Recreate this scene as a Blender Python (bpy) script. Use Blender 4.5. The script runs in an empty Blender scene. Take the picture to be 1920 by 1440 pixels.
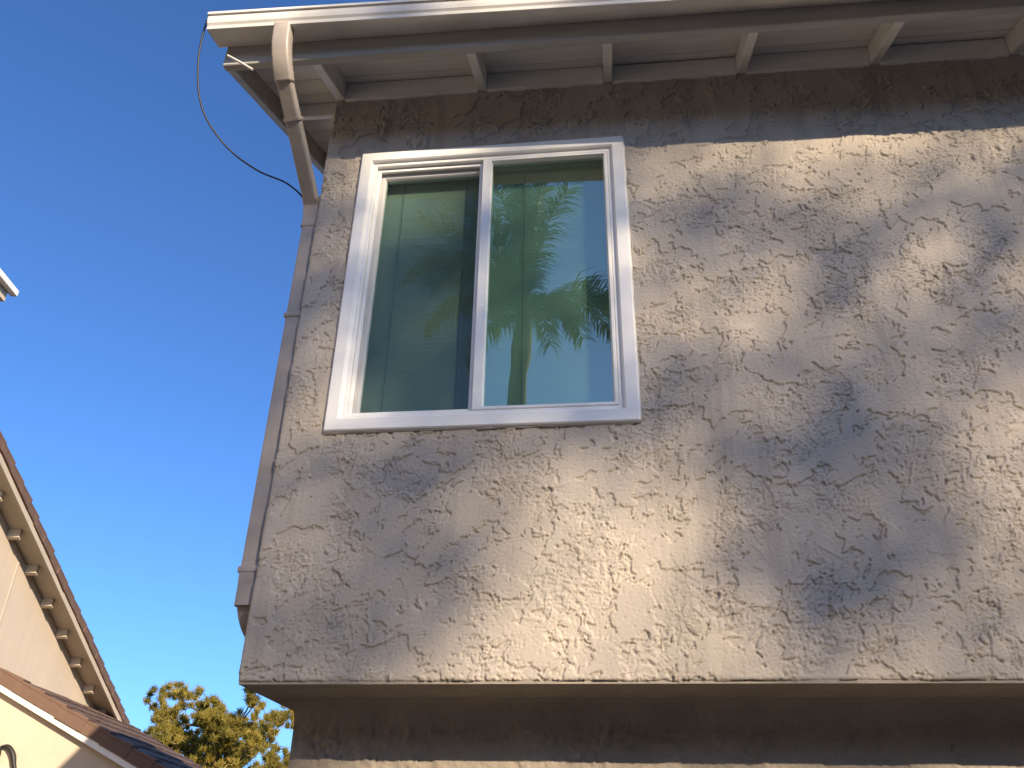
import bpy, bmesh, math, random
import numpy as np
from mathutils import Vector, Matrix

random.seed(7)
rng = np.random.default_rng(11)
SC = bpy.context.scene
COL = SC.collection

# ------------------------------------------------------------------ camera, sky, sun, exposure
PITCH, YAW, ROLL = 0.51614508, -0.12278736, 0.02136470
fwd = Vector((math.sin(YAW)*math.cos(PITCH), math.cos(YAW)*math.cos(PITCH), math.sin(PITCH)))
right = Vector((math.cos(YAW), -math.sin(YAW), 0))
up = right.cross(fwd)
r2 = right*math.cos(ROLL) + up*math.sin(ROLL)
u2 = -right*math.sin(ROLL) + up*math.cos(ROLL)
cam_d = bpy.data.cameras.new('camera')
cam = bpy.data.objects.new('camera', cam_d); COL.objects.link(cam)
cam.matrix_world = Matrix(((r2.x, u2.x, -fwd.x, 0), (r2.y, u2.y, -fwd.y, 0), (r2.z, u2.z, -fwd.z, 0), (0, 0, 0, 1)))
cam_d.sensor_width = 36.0; cam_d.lens = 30.0; cam_d.clip_start = .05; cam_d.clip_end = 3000
SC.camera = cam

SUN_AZ = math.radians(40)          # to the right of straight behind the camera
SUN_EL = math.radians(23.4)
S = Vector((math.sin(SUN_AZ)*math.cos(SUN_EL), -math.cos(SUN_AZ)*math.cos(SUN_EL), math.sin(SUN_EL)))
world = bpy.data.worlds.new('World'); SC.world = world; world.use_nodes = True
wn = world.node_tree; wn.nodes.clear()
wo = wn.nodes.new('ShaderNodeOutputWorld'); wb = wn.nodes.new('ShaderNodeBackground'); ws = wn.nodes.new('ShaderNodeTexSky')
ws.sky_type = 'NISHITA'; ws.sun_disc = False
ws.sun_elevation = SUN_EL; ws.sun_rotation = math.atan2(S.x, S.y)
ws.altitude = 0; ws.air_density = .85; ws.dust_density = 1.2; ws.ozone_density = 9.5
wb.inputs['Strength'].default_value = .142
wn.links.new(ws.outputs[0], wb.inputs[0]); wn.links.new(wb.outputs[0], wo.inputs[0])
sun_d = bpy.data.lights.new('sun', 'SUN'); sun_d.energy = 5.0; sun_d.angle = math.radians(.53); sun_d.color = (1.0, .82, .59)
sun = bpy.data.objects.new('sun', sun_d); COL.objects.link(sun)
sun.rotation_euler = S.to_track_quat('Z', 'Y').to_euler(); sun.location = S*60
vs = SC.view_settings
vs.view_transform = 'Standard'; vs.look = 'None'; vs.exposure = 0.80; vs.gamma = 1.0; vs.use_curve_mapping = False

GROUND = -1.75
D = 2.8816                          # front face of the overhanging upper wall

# ------------------------------------------------------------------ helpers
def mat(name, color, rough=.7, var=.0, vscale=6.0, bump=0.0, bscale=60.0, color2=None, metal=0.0, detail=4.0, spec=.5, stretch=None):
    m = bpy.data.materials.new(name); m.use_nodes = True
    nt = m.node_tree; b = nt.nodes['Principled BSDF']
    b.inputs['Roughness'].default_value = rough; b.inputs['Metallic'].default_value = metal
    b.inputs['Specular IOR Level'].default_value = spec
    c = (*color, 1)
    b.inputs['Base Color'].default_value = c
    tc = nt.nodes.new('ShaderNodeTexCoord')
    src = tc.outputs['Object']
    if stretch:
        mp = nt.nodes.new('ShaderNodeMapping'); mp.inputs['Scale'].default_value = stretch
        nt.links.new(src, mp.inputs['Vector']); src = mp.outputs[0]
    if var or color2:
        n = nt.nodes.new('ShaderNodeTexNoise'); n.inputs['Scale'].default_value = vscale; n.inputs['Detail'].default_value = detail
        nt.links.new(src, n.inputs['Vector'])
        r = nt.nodes.new('ShaderNodeValToRGB')
        r.color_ramp.elements[0].position = .32; r.color_ramp.elements[1].position = .68
        lo = color2 if color2 else tuple(x*(1-var) for x in color)
        r.color_ramp.elements[0].color = (*lo, 1); r.color_ramp.elements[1].color = c
        nt.links.new(n.outputs['Fac'], r.inputs['Fac']); nt.links.new(r.outputs['Color'], b.inputs['Base Color'])
        rr = nt.nodes.new('ShaderNodeMapRange'); rr.inputs['To Min'].default_value = max(0, rough-.1); rr.inputs['To Max'].default_value = min(1, rough+.12)
        nt.links.new(n.outputs['Fac'], rr.inputs['Value']); nt.links.new(rr.outputs[0], b.inputs['Roughness'])
    if bump:
        n2 = nt.nodes.new('ShaderNodeTexNoise'); n2.inputs['Scale'].default_value = bscale; n2.inputs['Detail'].default_value = 5
        nt.links.new(src, n2.inputs['Vector'])
        bp = nt.nodes.new('ShaderNodeBump'); bp.inputs['Strength'].default_value = 1.0; bp.inputs['Distance'].default_value = bump
        nt.links.new(n2.outputs['Fac'], bp.inputs['Height']); nt.links.new(bp.outputs[0], b.inputs['Normal'])
    return m

M = {}
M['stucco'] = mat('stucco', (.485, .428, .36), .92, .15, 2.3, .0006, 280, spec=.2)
def streaks(m, amt):
    nt = m.node_tree; b = nt.nodes['Principled BSDF']; src = b.inputs['Base Color'].links[0].from_socket
    tc = nt.nodes.new('ShaderNodeTexCoord'); mp = nt.nodes.new('ShaderNodeMapping'); mp.inputs['Scale'].default_value = (13, 13, .9)
    n = nt.nodes.new('ShaderNodeTexNoise'); n.inputs['Scale'].default_value = 1.0; n.inputs['Detail'].default_value = 6; n.inputs['Roughness'].default_value = .65
    n3 = nt.nodes.new('ShaderNodeTexNoise'); n3.inputs['Scale'].default_value = 1.1; n3.inputs['Detail'].default_value = 3
    mr = nt.nodes.new('ShaderNodeMapRange'); mr.inputs['From Min'].default_value = .5; mr.inputs['From Max'].default_value = .75
    ml = nt.nodes.new('ShaderNodeMath'); ml.operation = 'MULTIPLY'; ml2 = nt.nodes.new('ShaderNodeMath'); ml2.operation = 'MULTIPLY'; ml2.inputs[1].default_value = amt
    mx = nt.nodes.new('ShaderNodeMix'); mx.data_type = 'RGBA'; mx.inputs['B'].default_value = (.20, .175, .155, 1)
    nt.links.new(tc.outputs['Object'], mp.inputs['Vector']); nt.links.new(mp.outputs[0], n.inputs['Vector']); nt.links.new(tc.outputs['Object'], n3.inputs['Vector'])
    nt.links.new(n.outputs['Fac'], mr.inputs['Value']); nt.links.new(mr.outputs[0], ml.inputs[0]); nt.links.new(n3.outputs['Fac'], ml.inputs[1])
    nt.links.new(ml.outputs[0], ml2.inputs[0]); nt.links.new(ml2.outputs[0], mx.inputs['Factor']); nt.links.new(src, mx.inputs['A']); nt.links.new(mx.outputs['Result'], b.inputs['Base Color'])
streaks(M['stucco'], .75)
M['stucco_bump_shaded'] = mat('stucco_rough_shaded', (.36, .31, .255), .92, .2, 5, .008, 34, spec=.2)  # stucco copy darkened in colour to deepen the shade under the overhang
M['vinyl'] = mat('white_vinyl', (.86, .845, .80), .36, .06, 7)
M['paint'] = mat('grey_beige_paint', (.82, .80, .75), .6, .16, 5, .0006, 60, stretch=(.5, 3, 3))
M['fascia'] = mat('fascia_paint', (.46, .45, .42), .55, .24, 5, .0006, 60, stretch=(.4, 3, 3))
M['gutter'] = mat('gutter_enamel', (.74, .71, .65), .36, .22, 4)
M['downspout'] = mat('downspout_enamel', (.45, .39, .33), .42, .22, 9, .0005, 40)
M['black'] = mat('black_rubber', (.012, .012, .014), .5)
M['iron'] = mat('black_iron', (.015, .014, .014), .55)
M['rod'] = mat('white_rod', (.72, .68, .62), .5)
M['blind'] = mat('blind_slat', (.74, .73, .66), .5, .04, 5)
M['cord'] = mat('blind_cord', (.08, .10, .09), .8)
M['dark_room'] = mat('plasterboard', (.35, .34, .32), .9)
M['tile'] = mat('clay_tile', (.165, .10, .07), .85, .35, 3, .004, 30)
M['tile2'] = mat('clay_tile_dark', (.12, .075, .055), .85, .35, 4, .004, 30)
M['cream'] = mat('cream_stucco', (.58, .49, .385), .92, .10, 1.5, .003, 60, spec=.2)
streaks(M['cream'], .35)
M['ctrim'] = mat('cream_trim', (.52, .44, .34), .7, .12, 3)
M['white'] = mat('white_trim', (.78, .76, .72), .5, .06, 5)
M['bark'] = mat('bark', (.11, .075, .05), .95, .4, 8, .02, 14)
M['palmbark'] = mat('palm_bark', (.06, .05, .035), .95, .3, 6, .02, 10)
M['ground'] = mat('dry_lawn', (.06, .065, .03), .95, .4, 1.2, .02, 30)
M['concrete'] = mat('concrete_drive', (.22, .205, .19), .9, .18, 1.5, .003, 60)
M['roofing'] = mat('roofing', (.20, .12, .085), .9, .3, 3, .01, 20)

def leafmat(name, col, col2, trans=.35):
    m = bpy.data.materials.new(name); m.use_nodes = True; nt = m.node_tree; nt.nodes.clear()
    o = nt.nodes.new('ShaderNodeOutputMaterial'); d = nt.nodes.new('ShaderNodeBsdfPrincipled'); t = nt.nodes.new('ShaderNodeBsdfTranslucent')
    mx = nt.nodes.new('ShaderNodeMixShader'); mx.inputs[0].default_value = trans
    tc = nt.nodes.new('ShaderNodeTexCoord'); n = nt.nodes.new('ShaderNodeTexNoise'); n.inputs['Scale'].default_value = 1.6; n.inputs['Detail'].default_value = 5
    r = nt.nodes.new('ShaderNodeValToRGB'); r.color_ramp.elements[0].position = .35; r.color_ramp.elements[1].position = .65
    r.color_ramp.elements[0].color = (*col, 1); r.color_ramp.elements[1].color = (*col2, 1)
    nt.links.new(tc.outputs['Object'], n.inputs['Vector']); nt.links.new(n.outputs['Fac'], r.inputs['Fac'])
    nt.links.new(r.outputs[0], d.inputs['Base Color']); nt.links.new(r.outputs[0], t.inputs['Color'])
    d.inputs['Roughness'].default_value = .55
    nt.links.new(d.outputs[0], mx.inputs[1]); nt.links.new(t.outputs[0], mx.inputs[2]); nt.links.new(mx.outputs[0], o.inputs[0])
    return m
M['needles'] = leafmat('pine_needles', (.20, .17, .03), (.44, .34, .06), .5)
M['palmleaf'] = leafmat('palm_leaf', (.05, .08, .02), (.08, .11, .03))
M['gumleaf'] = leafmat('gum_leaf', (.05, .075, .025), (.08, .10, .035), .2)

def glassmat(name, tint, refl, base):
    m = bpy.data.materials.new(name); m.use_nodes = True; nt = m.node_tree; nt.nodes.clear()
    o = nt.nodes.new('ShaderNodeOutputMaterial'); t = nt.nodes.new('ShaderNodeBsdfTransparent'); g = nt.nodes.new('ShaderNodeBsdfGlossy')
    t.inputs[0].default_value = (*tint, 1); g.inputs[0].default_value = (*refl, 1); g.inputs['Roughness'].default_value = .0
    lw0 = nt.nodes.new('ShaderNodeLayerWeight'); lw0.inputs[0].default_value = .5
    lw = nt.nodes.new('ShaderNodeMath'); lw.operation = 'POWER'; lw.inputs[1].default_value = 5.0; nt.links.new(lw0.outputs['Facing'], lw.inputs[0])
    ad = nt.nodes.new('ShaderNodeMath'); ad.operation = 'ADD'; ad.inputs[1].default_value = base; ad.use_clamp = True
    tc = nt.nodes.new('ShaderNodeTexCoord'); n = nt.nodes.new('ShaderNodeTexNoise'); n.inputs['Scale'].default_value = 5; n.inputs['Detail'].default_value = 1
    bp = nt.nodes.new('ShaderNodeBump'); bp.inputs['Distance'].default_value = .0004; bp.inputs['Strength'].default_value = 1
    nt.links.new(tc.outputs['Object'], n.inputs['Vector']); nt.links.new(n.outputs['Fac'], bp.inputs['Height']); nt.links.new(bp.outputs[0], g.inputs['Normal'])
    mx = nt.nodes.new('ShaderNodeMixShader')
    nt.links.new(lw.outputs[0], ad.inputs[0]); nt.links.new(ad.outputs[0], mx.inputs[0])
    nt.links.new(t.outputs[0], mx.inputs[1]); nt.links.new(g.outputs[0], mx.inputs[2]); nt.links.new(mx.outputs[0], o.inputs[0])
    return m
M['glass'] = glassmat('coated_glass', (.56, .80, .71), (.95, .98, .80), .31)
M['glass2'] = glassmat('clear_glass', (.54, .69, .60), (.85, 1.0, 1.0), .07)
def screenmat():
    m = bpy.data.materials.new('insect_mesh'); m.use_nodes = True; nt = m.node_tree; nt.nodes.clear()
    o = nt.nodes.new('ShaderNodeOutputMaterial'); t = nt.nodes.new('ShaderNodeBsdfTransparent'); g = nt.nodes.new('ShaderNodeBsdfDiffuse')
    g.inputs[0].default_value = (.03, .035, .05, 1); mx = nt.nodes.new('ShaderNodeMixShader'); mx.inputs[0].default_value = .20
    nt.links.new(t.outputs[0], mx.inputs[1]); nt.links.new(g.outputs[0], mx.inputs[2]); nt.links.new(mx.outputs[0], o.inputs[0])
    return m
M['screen'] = screenmat()

def link(o, parent=None):
    COL.objects.link(o)
    if parent is not None:
        o.parent = parent
    return o
def tag(o, label=None, cat=None, group=None, kind=None):
    if label: o['label'] = label
    if cat: o['category'] = cat
    if group: o['group'] = group
    if kind: o['kind'] = kind
    return o
def empty(name, loc=(0, 0, 0), rz=0):
    o = bpy.data.objects.new(name, None); o.location = loc; o.rotation_euler = (0, 0, rz); o.empty_display_size = .2
    COL.objects.link(o); return o
def obj(name, bm, m, parent=None, smooth=False, origin=None):
    """link a bmesh as one object; origin = the point it is anchored at"""
    me = bpy.data.meshes.new(name)
    bmesh.ops.recalc_face_normals(bm, faces=bm.faces)
    if origin is not None:
        bmesh.ops.translate(bm, verts=bm.verts, vec=-Vector(origin))
    bm.to_mesh(me); bm.free()
    me.materials.append(m)
    if smooth:
        me.polygons.foreach_set('use_smooth', [True]*len(me.polygons))
    o = bpy.data.objects.new(name, me)
    if origin is not None: o.location = origin
    return link(o, parent)
def copy_of(o, parent, loc, rot=None, m=None):
    c = o.copy(); COL.objects.link(c); c.parent = parent; c.location = loc
    if rot is not None: c.rotation_euler = rot
    return c
def prism(bm, pts, axis, a, b):
    """extrude a polygon given in the other two axes from a to b along axis"""
    def mk(p, t):
        if axis == 'x': return (t, p[0], p[1])
        if axis == 'y': return (p[0], t, p[1])
        return (p[0], p[1], t)
    A = [bm.verts.new(mk(p, a)) for p in pts]; B = [bm.verts.new(mk(p, b)) for p in pts]
    n = len(pts); fs = []
    fs.append(bm.faces.new(A)); fs.append(bm.faces.new(B[::-1]))
    for i in range(n):
        fs.append(bm.faces.new((A[i], A[(i+1) % n], B[(i+1) % n], B[i])))
    return fs
def bevel(bm, w=.003, seg=1):
    bmesh.ops.recalc_face_normals(bm, faces=bm.faces)
    es = [e for e in bm.edges if len(e.link_faces) == 2 and e.calc_face_angle(0) > .5]
    bmesh.ops.bevel(bm, geom=es, offset=w, segments=seg, profile=.6, affect='EDGES', clamp_overlap=True)
def box(bm, x0, x1, y0, y1, z0, z1):
    prism(bm, [(x0, y0), (x1, y0), (x1, y1), (x0, y1)], 'z', z0, z1)
def boxobj(name, x0, x1, y0, y1, z0, z1, m, parent, bv=.003):
    bm = bmesh.new(); c = ((x0+x1)/2, (y0+y1)/2, (z0+z1)/2); box(bm, x0, x1, y0, y1, z0, z1)
    if bv: bevel(bm, bv)
    return obj(name, bm, m, parent, origin=c)
def tube(bm, pts, rads, n=8, cap=True):
    pts = [Vector(p) for p in pts]; rings = []
    if not hasattr(rads, '__len__'): rads = [rads]*len(pts)
    ref = None
    for i, p in enumerate(pts):
        t = (pts[min(i+1, len(pts)-1)] - pts[max(i-1, 0)]).normalized()
        if ref is None:
            ref = t.orthogonal().normalized()
        ref = (ref - t*ref.dot(t)).normalized(); b = t.cross(ref)
        rings.append([bm.verts.new(p + (ref*math.cos(2*math.pi*k/n) + b*math.sin(2*math.pi*k/n))*rads[i]) for k in range(n)])
    for a, b in zip(rings, rings[1:]):
        for k in range(n):
            bm.faces.new((a[k], a[(k+1) % n], b[(k+1) % n], b[k]))
    if cap:
        bm.faces.new(rings[0][::-1]); bm.faces.new(rings[-1])
def spline(pts, n=8):
    """Catmull-Rom through the points"""
    P = [Vector(p) for p in pts]; P = [2*P[0]-P[1]] + P + [2*P[-1]-P[-2]]; out = []
    for i in range(1, len(P)-2):
        for k in range(n):
            t = k/n; a, b, c, d = P[i-1:i+3]
            out.append(.5*((2*b) + (c-a)*t + (2*a-5*b+4*c-d)*t*t + (3*b-a-3*c+d)*t**3))
    out.append(P[-2]); return out
def ring(bm, x0, x1, z0, z1, prof):
    """mitred rectangular frame in an XZ plane; prof = closed loop of (inset, y); inset may be (l, r, b, t)"""
    rows = []
    for ins, y in prof:
        l, r, b, t = ins if hasattr(ins, '__len__') else (ins,)*4
        rows.append([bm.verts.new(p) for p in ((x0+l, y, z0+b), (x1-r, y, z0+b), (x1-r, y, z1-t), (x0+l, y, z1-t))])
    n = len(rows)
    for i in range(n):
        a, b = rows[i], rows[(i+1) % n]
        for k in range(4):
            bm.faces.new((a[k], a[(k+1) % 4], b[(k+1) % 4], b[k]))

# ------------------------------------------------------------------ numpy noise for the stucco relief
def perlin(x, y, seed):
    xi = np.floor(x).astype(np.int64); yi = np.floor(y).astype(np.int64)
    xf = x-xi; yf = y-yi
    def g(ix, iy):
        h = (ix*374761393 + iy*668265263 + seed*1442695041) & 0xffffffff
        h = ((h ^ (h >> 13))*1274126177) & 0xffffffff
        h = (h ^ (h >> 16)) & 0xffff
        a = h*(2*np.pi/65536.0)
        return np.cos(a), np.sin(a)
    u = xf*xf*xf*(xf*(xf*6-15)+10); v = yf*yf*yf*(yf*(yf*6-15)+10)
    def d(ox, oy):
        gx, gy = g(xi+ox, yi+oy); return gx*(xf-ox)+gy*(yf-oy)
    a = d(0, 0)*(1-u)+d(1, 0)*u; b = d(0, 1)*(1-u)+d(1, 1)*u
    return (a*(1-v)+b*v)*1.5
def fbm(x, y, f, octv, seed, gain=.5):
    s = 0; a = 1.0
    for k in range(octv):
        s = s + a*perlin(x*f+17.3*k, y*f-9.1*k, seed+k*13); a *= gain; f *= 2.07
    return s
def sstep(a, b, t):
    t = np.clip((t-a)/(b-a), 0, 1); return t*t*(3-2*t)
def stucco(x, z):
    """trowelled lace stucco: smooth knocked-down plateaus with torn edges over a rough coat"""
    wx = x + .020*fbm(x, z, 14, 2, 3); wz = z + .020*fbm(x, z, 14, 2, 31)
    ca, sa = math.cos(-.6), math.sin(-.6)
    p = (wx*ca - wz*sa)*.72; q = wx*sa + wz*ca
    big = fbm(p, q, 5.4, 2, 101)
    mid = fbm(p, q, 21, 3, 207, .6)
    fine = fbm(wx, wz, 80, 2, 301)
    f1 = big*1.0 + mid*.50 + fine*.13
    plate = sstep(-.022, .022, f1 - .03)
    lip = np.exp(-((f1-.03+.030)/.020)**2)
    rough = sstep(-.12, .40, fbm(x, z, 3.6, 2, 55) - .6*big)
    f2 = fbm(p+3.1, q+1.7, 16, 2, 411)*.8 + fbm(p, q, 44, 2, 431)*.40
    plate2 = sstep(-.035, .035, f2-.05)
    f3 = fbm(p, q, 62, 2, 511) + .5*fine
    crumbs = sstep(.08, .19, f3)
    pits = sstep(.40, .55, fbm(x, z, 95, 2, 611))
    h = .0056*plate - .0030*lip + rough*(.0034*plate2 + (1-plate)*.0019*crumbs) + .0005*fine*(1-.8*plate) - (.0020+.0026*rough)*pits + .0030*fbm(x, z, 2.2, 2, 77)
    return h
def strokes(X, Z, H, seed, n, x0, x1, z0, z1):
    """ridges left by the trowel edge"""
    r = np.random.default_rng(seed)
    for i in range(n):
        cx, cz = r.uniform(x0, x1), r.uniform(z0, z1); an = r.choice([-.75, -.6, -1.0, .05, -1.25]) + r.normal(0, .18)
        L = r.uniform(.02, .08); k = r.normal(0, 2.5); hh = r.uniform(.0015, .0042)
        ix = np.abs(X[0]-cx) < L*1.6; iz = np.abs(Z[:, 0]-cz) < L*1.6
        if not ix.any() or not iz.any(): continue
        sl = np.ix_(iz, ix); dx = X[sl]-cx; dz = Z[sl]-cz
        s = dx*math.cos(an)+dz*math.sin(an); t = -dx*math.sin(an)+dz*math.cos(an) - k*s*s
        env = np.clip(1-(s/L)**2, 0, 1)**.5
        prof = np.where(t > 0, np.exp(-t/.016), np.exp(t/.0022))
        H[sl] += hh*env*prof
    return H
def wall_grid(name, xs, zs, y, parent, m, hole=None, corner=True, n_strokes=0, ox=0.0):
    X, Z = np.meshgrid(xs, zs)
    H = stucco(X+ox, Z)
    if n_strokes: H = strokes(X, Z, H, 5, n_strokes, xs[0], 2.6, zs[0], zs[-1])
    Y = y - H + .003
    if corner:
        for dist in (X-xs[0], Z-zs[0]):
            t = np.clip(1-dist/.014, 0, 1); Y = Y + .014*(1-np.sqrt(np.clip(1-t*t, 0, 1)))
        X = X + np.where(X <= xs[0]+1e-6, .004*fbm(X+Z, Z, 16, 2, 61), 0)
        Z = Z + np.where(Z <= zs[0]+1e-6, .008*fbm(X, Z, 13, 4, 62), 0)
    nx, nz = len(xs), len(zs)
    co = np.stack([X, Y, Z], -1).reshape(-1, 3).astype(np.float32)
    idx = np.arange(nx*nz).reshape(nz, nx)
    q = np.stack([idx[:-1, :-1], idx[:-1, 1:], idx[1:, 1:], idx[1:, :-1]], -1).reshape(-1, 4)
    if hole:
        hx0, hx1, hz0, hz1 = hole
        cx = (np.asarray(xs)[:-1]+np.asarray(xs)[1:])/2; cz = (np.asarray(zs)[:-1]+np.asarray(zs)[1:])/2
        CX, CZ = np.meshgrid(cx, cz)
        keep = ~((CX > hx0) & (CX < hx1) & (CZ > hz0) & (CZ < hz1)); q = q[keep.reshape(-1)]
    me = bpy.data.meshes.new(name)
    me.vertices.add(len(co)); me.vertices.foreach_set('co', co.reshape(-1))
    me.loops.add(q.size); me.loops.foreach_set('vertex_index', q.reshape(-1).astype(np.int32))
    me.polygons.add(len(q)); me.polygons.foreach_set('loop_start', np.arange(0, q.size, 4, dtype=np.int32))
    me.polygons.foreach_set('use_smooth', np.ones(len(q), dtype=bool))
    me.update(calc_edges=True); me.validate()
    me.materials.append(m)
    o = bpy.data.objects.new(name, me)
    return link(o, parent)

# ------------------------------------------------------------------ ground
bm = bmesh.new()
vs_ = [bm.verts.new(p) for p in ((-900, -900, GROUND), (900, -900, GROUND), (900, 900, GROUND), (-900, 900, GROUND))]; bm.faces.new(vs_)
tag(obj('ground', bm, M['ground']), kind='structure')
bm = bmesh.new(); box(bm, -4.5, 9, -9, D+.33, GROUND-.1, GROUND+.02)
tag(obj('driveway', bm, M['concrete']), kind='structure')

bm = bmesh.new(); box(bm, -1.6, 6.5, D-1.9, D+.325, GROUND-.05, GROUND+.06)  # unseen dark strip added to cut bounce light under the overhang
tag(obj('bounce_cut_bed', bm, mat('bounce_cut_soil', (.035, .026, .02), .95, .4, 6, .03, 20)), kind='structure')

# ------------------------------------------------------------------ the house
TS = .416                                   # roof slope
WX, WB, WT = -1.273, .530, 3.285            # left corner, underside, top of the front wall
EX = 6.0; BY = 9.4; RY = (D+BY)/2
LX, LY = -1.18, D+.36                       # lower storey corner and front
house = empty('house', (WX, D, GROUND))
tag(house, 'beige rough-stucco house with overhanging upper floor and white sliding window', 'house')
H = house
OFF = Vector((-WX, -D, -GROUND))
def P(o):                                   # keep a part's world place under the offset root
    o.location = Vector(o.location) + OFF; return o
WIN = (-1.088, .132, 1.460, 2.921)
STEP = .0034
xs = np.concatenate([np.arange(WX, 2.1, STEP), np.arange(2.1, EX+.02, .016)])
zs = np.arange(WB, WT+.05, STEP)
fw = P(wall_grid('front_wall', xs, zs, D, H, M['stucco'], hole=(WIN[0]+.02, WIN[1]-.02, WIN[2]+.02, WIN[3]-.02), n_strokes=150))
xs2 = np.concatenate([np.arange(LX, 2.2, .009), np.arange(2.2, EX+.02, .03)])
zs2 = np.concatenate([np.arange(GROUND-.05, -.4, .03), np.arange(-.4, WB+.005, .009)])
P(wall_grid('lower_front_wall', xs2, zs2, LY, H, M['stucco_bump_shaded'], corner=False, ox=7.3))
# side, back and far walls of the upper floor (closed shell)
def deck(y):                                # underside of the roof boards
    return 3.395 + TS*(min(y, 2*RY-y)-D)
bm = bmesh.new()
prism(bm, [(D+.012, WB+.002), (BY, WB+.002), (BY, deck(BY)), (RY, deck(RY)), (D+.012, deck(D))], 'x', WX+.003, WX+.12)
P(obj('side_wall', bm, M['stucco_bump_shaded'], H))
bm = bmesh.new()
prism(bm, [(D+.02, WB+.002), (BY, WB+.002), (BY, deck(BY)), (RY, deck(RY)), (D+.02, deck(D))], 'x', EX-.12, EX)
P(obj('far_side_wall', bm, M['stucco_bump_shaded'], H))
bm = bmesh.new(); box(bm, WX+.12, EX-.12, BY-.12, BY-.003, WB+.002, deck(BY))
P(obj('back_wall', bm, M['stucco_bump_shaded'], H))
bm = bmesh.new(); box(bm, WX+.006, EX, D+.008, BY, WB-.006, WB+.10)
P(obj('overhang_soffit', bm, M['stucco_bump_shaded'], H))
# cove where the lower wall meets the overhang, then the lower side walls
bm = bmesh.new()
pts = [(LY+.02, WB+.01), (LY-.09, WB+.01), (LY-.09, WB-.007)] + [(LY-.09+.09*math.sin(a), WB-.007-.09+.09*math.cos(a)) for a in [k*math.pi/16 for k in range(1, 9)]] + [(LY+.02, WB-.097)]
prism(bm, pts, 'x', LX-.003, EX); P(obj('cove', bm, M['stucco_bump_shaded'], H))
bm = bmesh.new(); box(bm, LX-.004, LX+.12, LY+.004, BY-.2, GROUND-.05, WB-.007); P(obj('lower_side_wall', bm, M['stucco_bump_shaded'], H))
bm = bmesh.new(); box(bm, EX-.2, EX-.05, LY+.02, BY-.2, GROUND-.05, WB-.007); P(obj('lower_far_wall', bm, M['stucco_bump_shaded'], H))
bm = bmesh.new(); box(bm, LX+.13, EX-.21, BY-.35, BY-.21, GROUND-.05, WB-.007); P(obj('lower_back_wall', bm, M['stucco_bump_shaded'], H))

# ---- roof: deck, boards, rafters, blocking, fascia, barge board
FX0 = -1.665                                # outer end of the eave
bm = bmesh.new()
y0 = D-.352
prism(bm, [(y0-.03, deck(y0-.03)+.022), (RY, deck(RY)+.022), (2*RY-y0, deck(y0)+.022), (2*RY-y0, deck(y0)+.11), (RY, deck(RY)+.12), (y0-.06, deck(y0-.06)+.11)], 'x', FX0+.01, EX+.4)
roof = P(obj('roof', bm, M['roofing'], H))
roof.rotation_euler = (0, .0115, 0); roof.location += Vector((-3.25*.0115, 0, .012))   # the old eave has settled a little to the right
def PR(o): return o                         # the roof part itself carries the offset
# eave boards (run along the wall)
yb = D-.35
k = 0
while yb < D+2.4:
    w = .138
    x1 = EX+.3 if yb < D-.02 else WX-.004
    bm = bmesh.new(); g = .004
    ya, yc = yb+g/2, yb+w-g/2
    if yb < D < yc: yc = D-.006 if False else yc
    prism(bm, [(ya, deck(ya)), (yc, deck(yc)), (yc, deck(yc)+.019), (ya, deck(ya)+.019)], 'x', FX0+.042, x1)
    bevel(bm, .002)
    PR(obj('soffit_board', bm, M['paint'], roof, origin=(FX0+.042, yb, deck(yb))))
    yb += w; k += 1
# rafter tails
RX = [-1.243, -.530, .078, .705, 1.310, 1.920, 2.530, 3.140, 3.750, 4.360, 4.970, 5.580]
bm = bmesh.new()
def rb(y): return 3.285 + TS*(y-D)
prism(bm, [(D-.351, rb(D-.351)), (D+.10, rb(D+.10)), (D+.10, deck(D+.10)-.001), (D-.351, deck(D-.351)-.001)], 'x', -.021, .021)
bevel(bm, .003)
raf = obj('rafter', bm, M['paint'], roof, origin=(0, D, 3.285)); PR(raf)
base = raf.location.copy()
raf.location = base + Vector((RX[0], 0, 0))
for x in RX[1:]: copy_of(raf, roof, base + Vector((x, 0, 0)))
for a, b in zip(RX, RX[1:]):
    PR(boxobj('eave_block', a+.0225, b-.0225, D-.016, D+.022, WT-.012, deck(D)-.006-random.random()*.010, M['paint'], roof))
PR(boxobj('fascia_board', FX0, EX+.35, D-.392, D-.353, 3.122, 3.268, M['fascia'], roof, .004))
# barge boards on the gable edge, front slope and back slope
def sloped(name, x0, x1, ya, yb_, dz0, dz1, m, parent, bv=.003):
    bm = bmesh.new(); prism(bm, [(ya, deck(ya)+dz0), (yb_, deck(yb_)+dz0), (yb_, deck(yb_)+dz1), (ya, deck(ya)+dz1)], 'x', x0, x1)
    bevel(bm, bv); return PR(obj(name, bm, m, parent, origin=((x0+x1)/2, ya, deck(ya))))
sloped('barge_board', FX0, FX0+.040, D-.3515, RY, -.115, .024, M['fascia'], roof)
for i in range(5):
    y = D+.16+.61*i
    if y > RY-.2: break
    sloped('lookout', FX0+.042, WX-.001, y, y+.042, -.095, -.002, M['paint'], roof)

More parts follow.
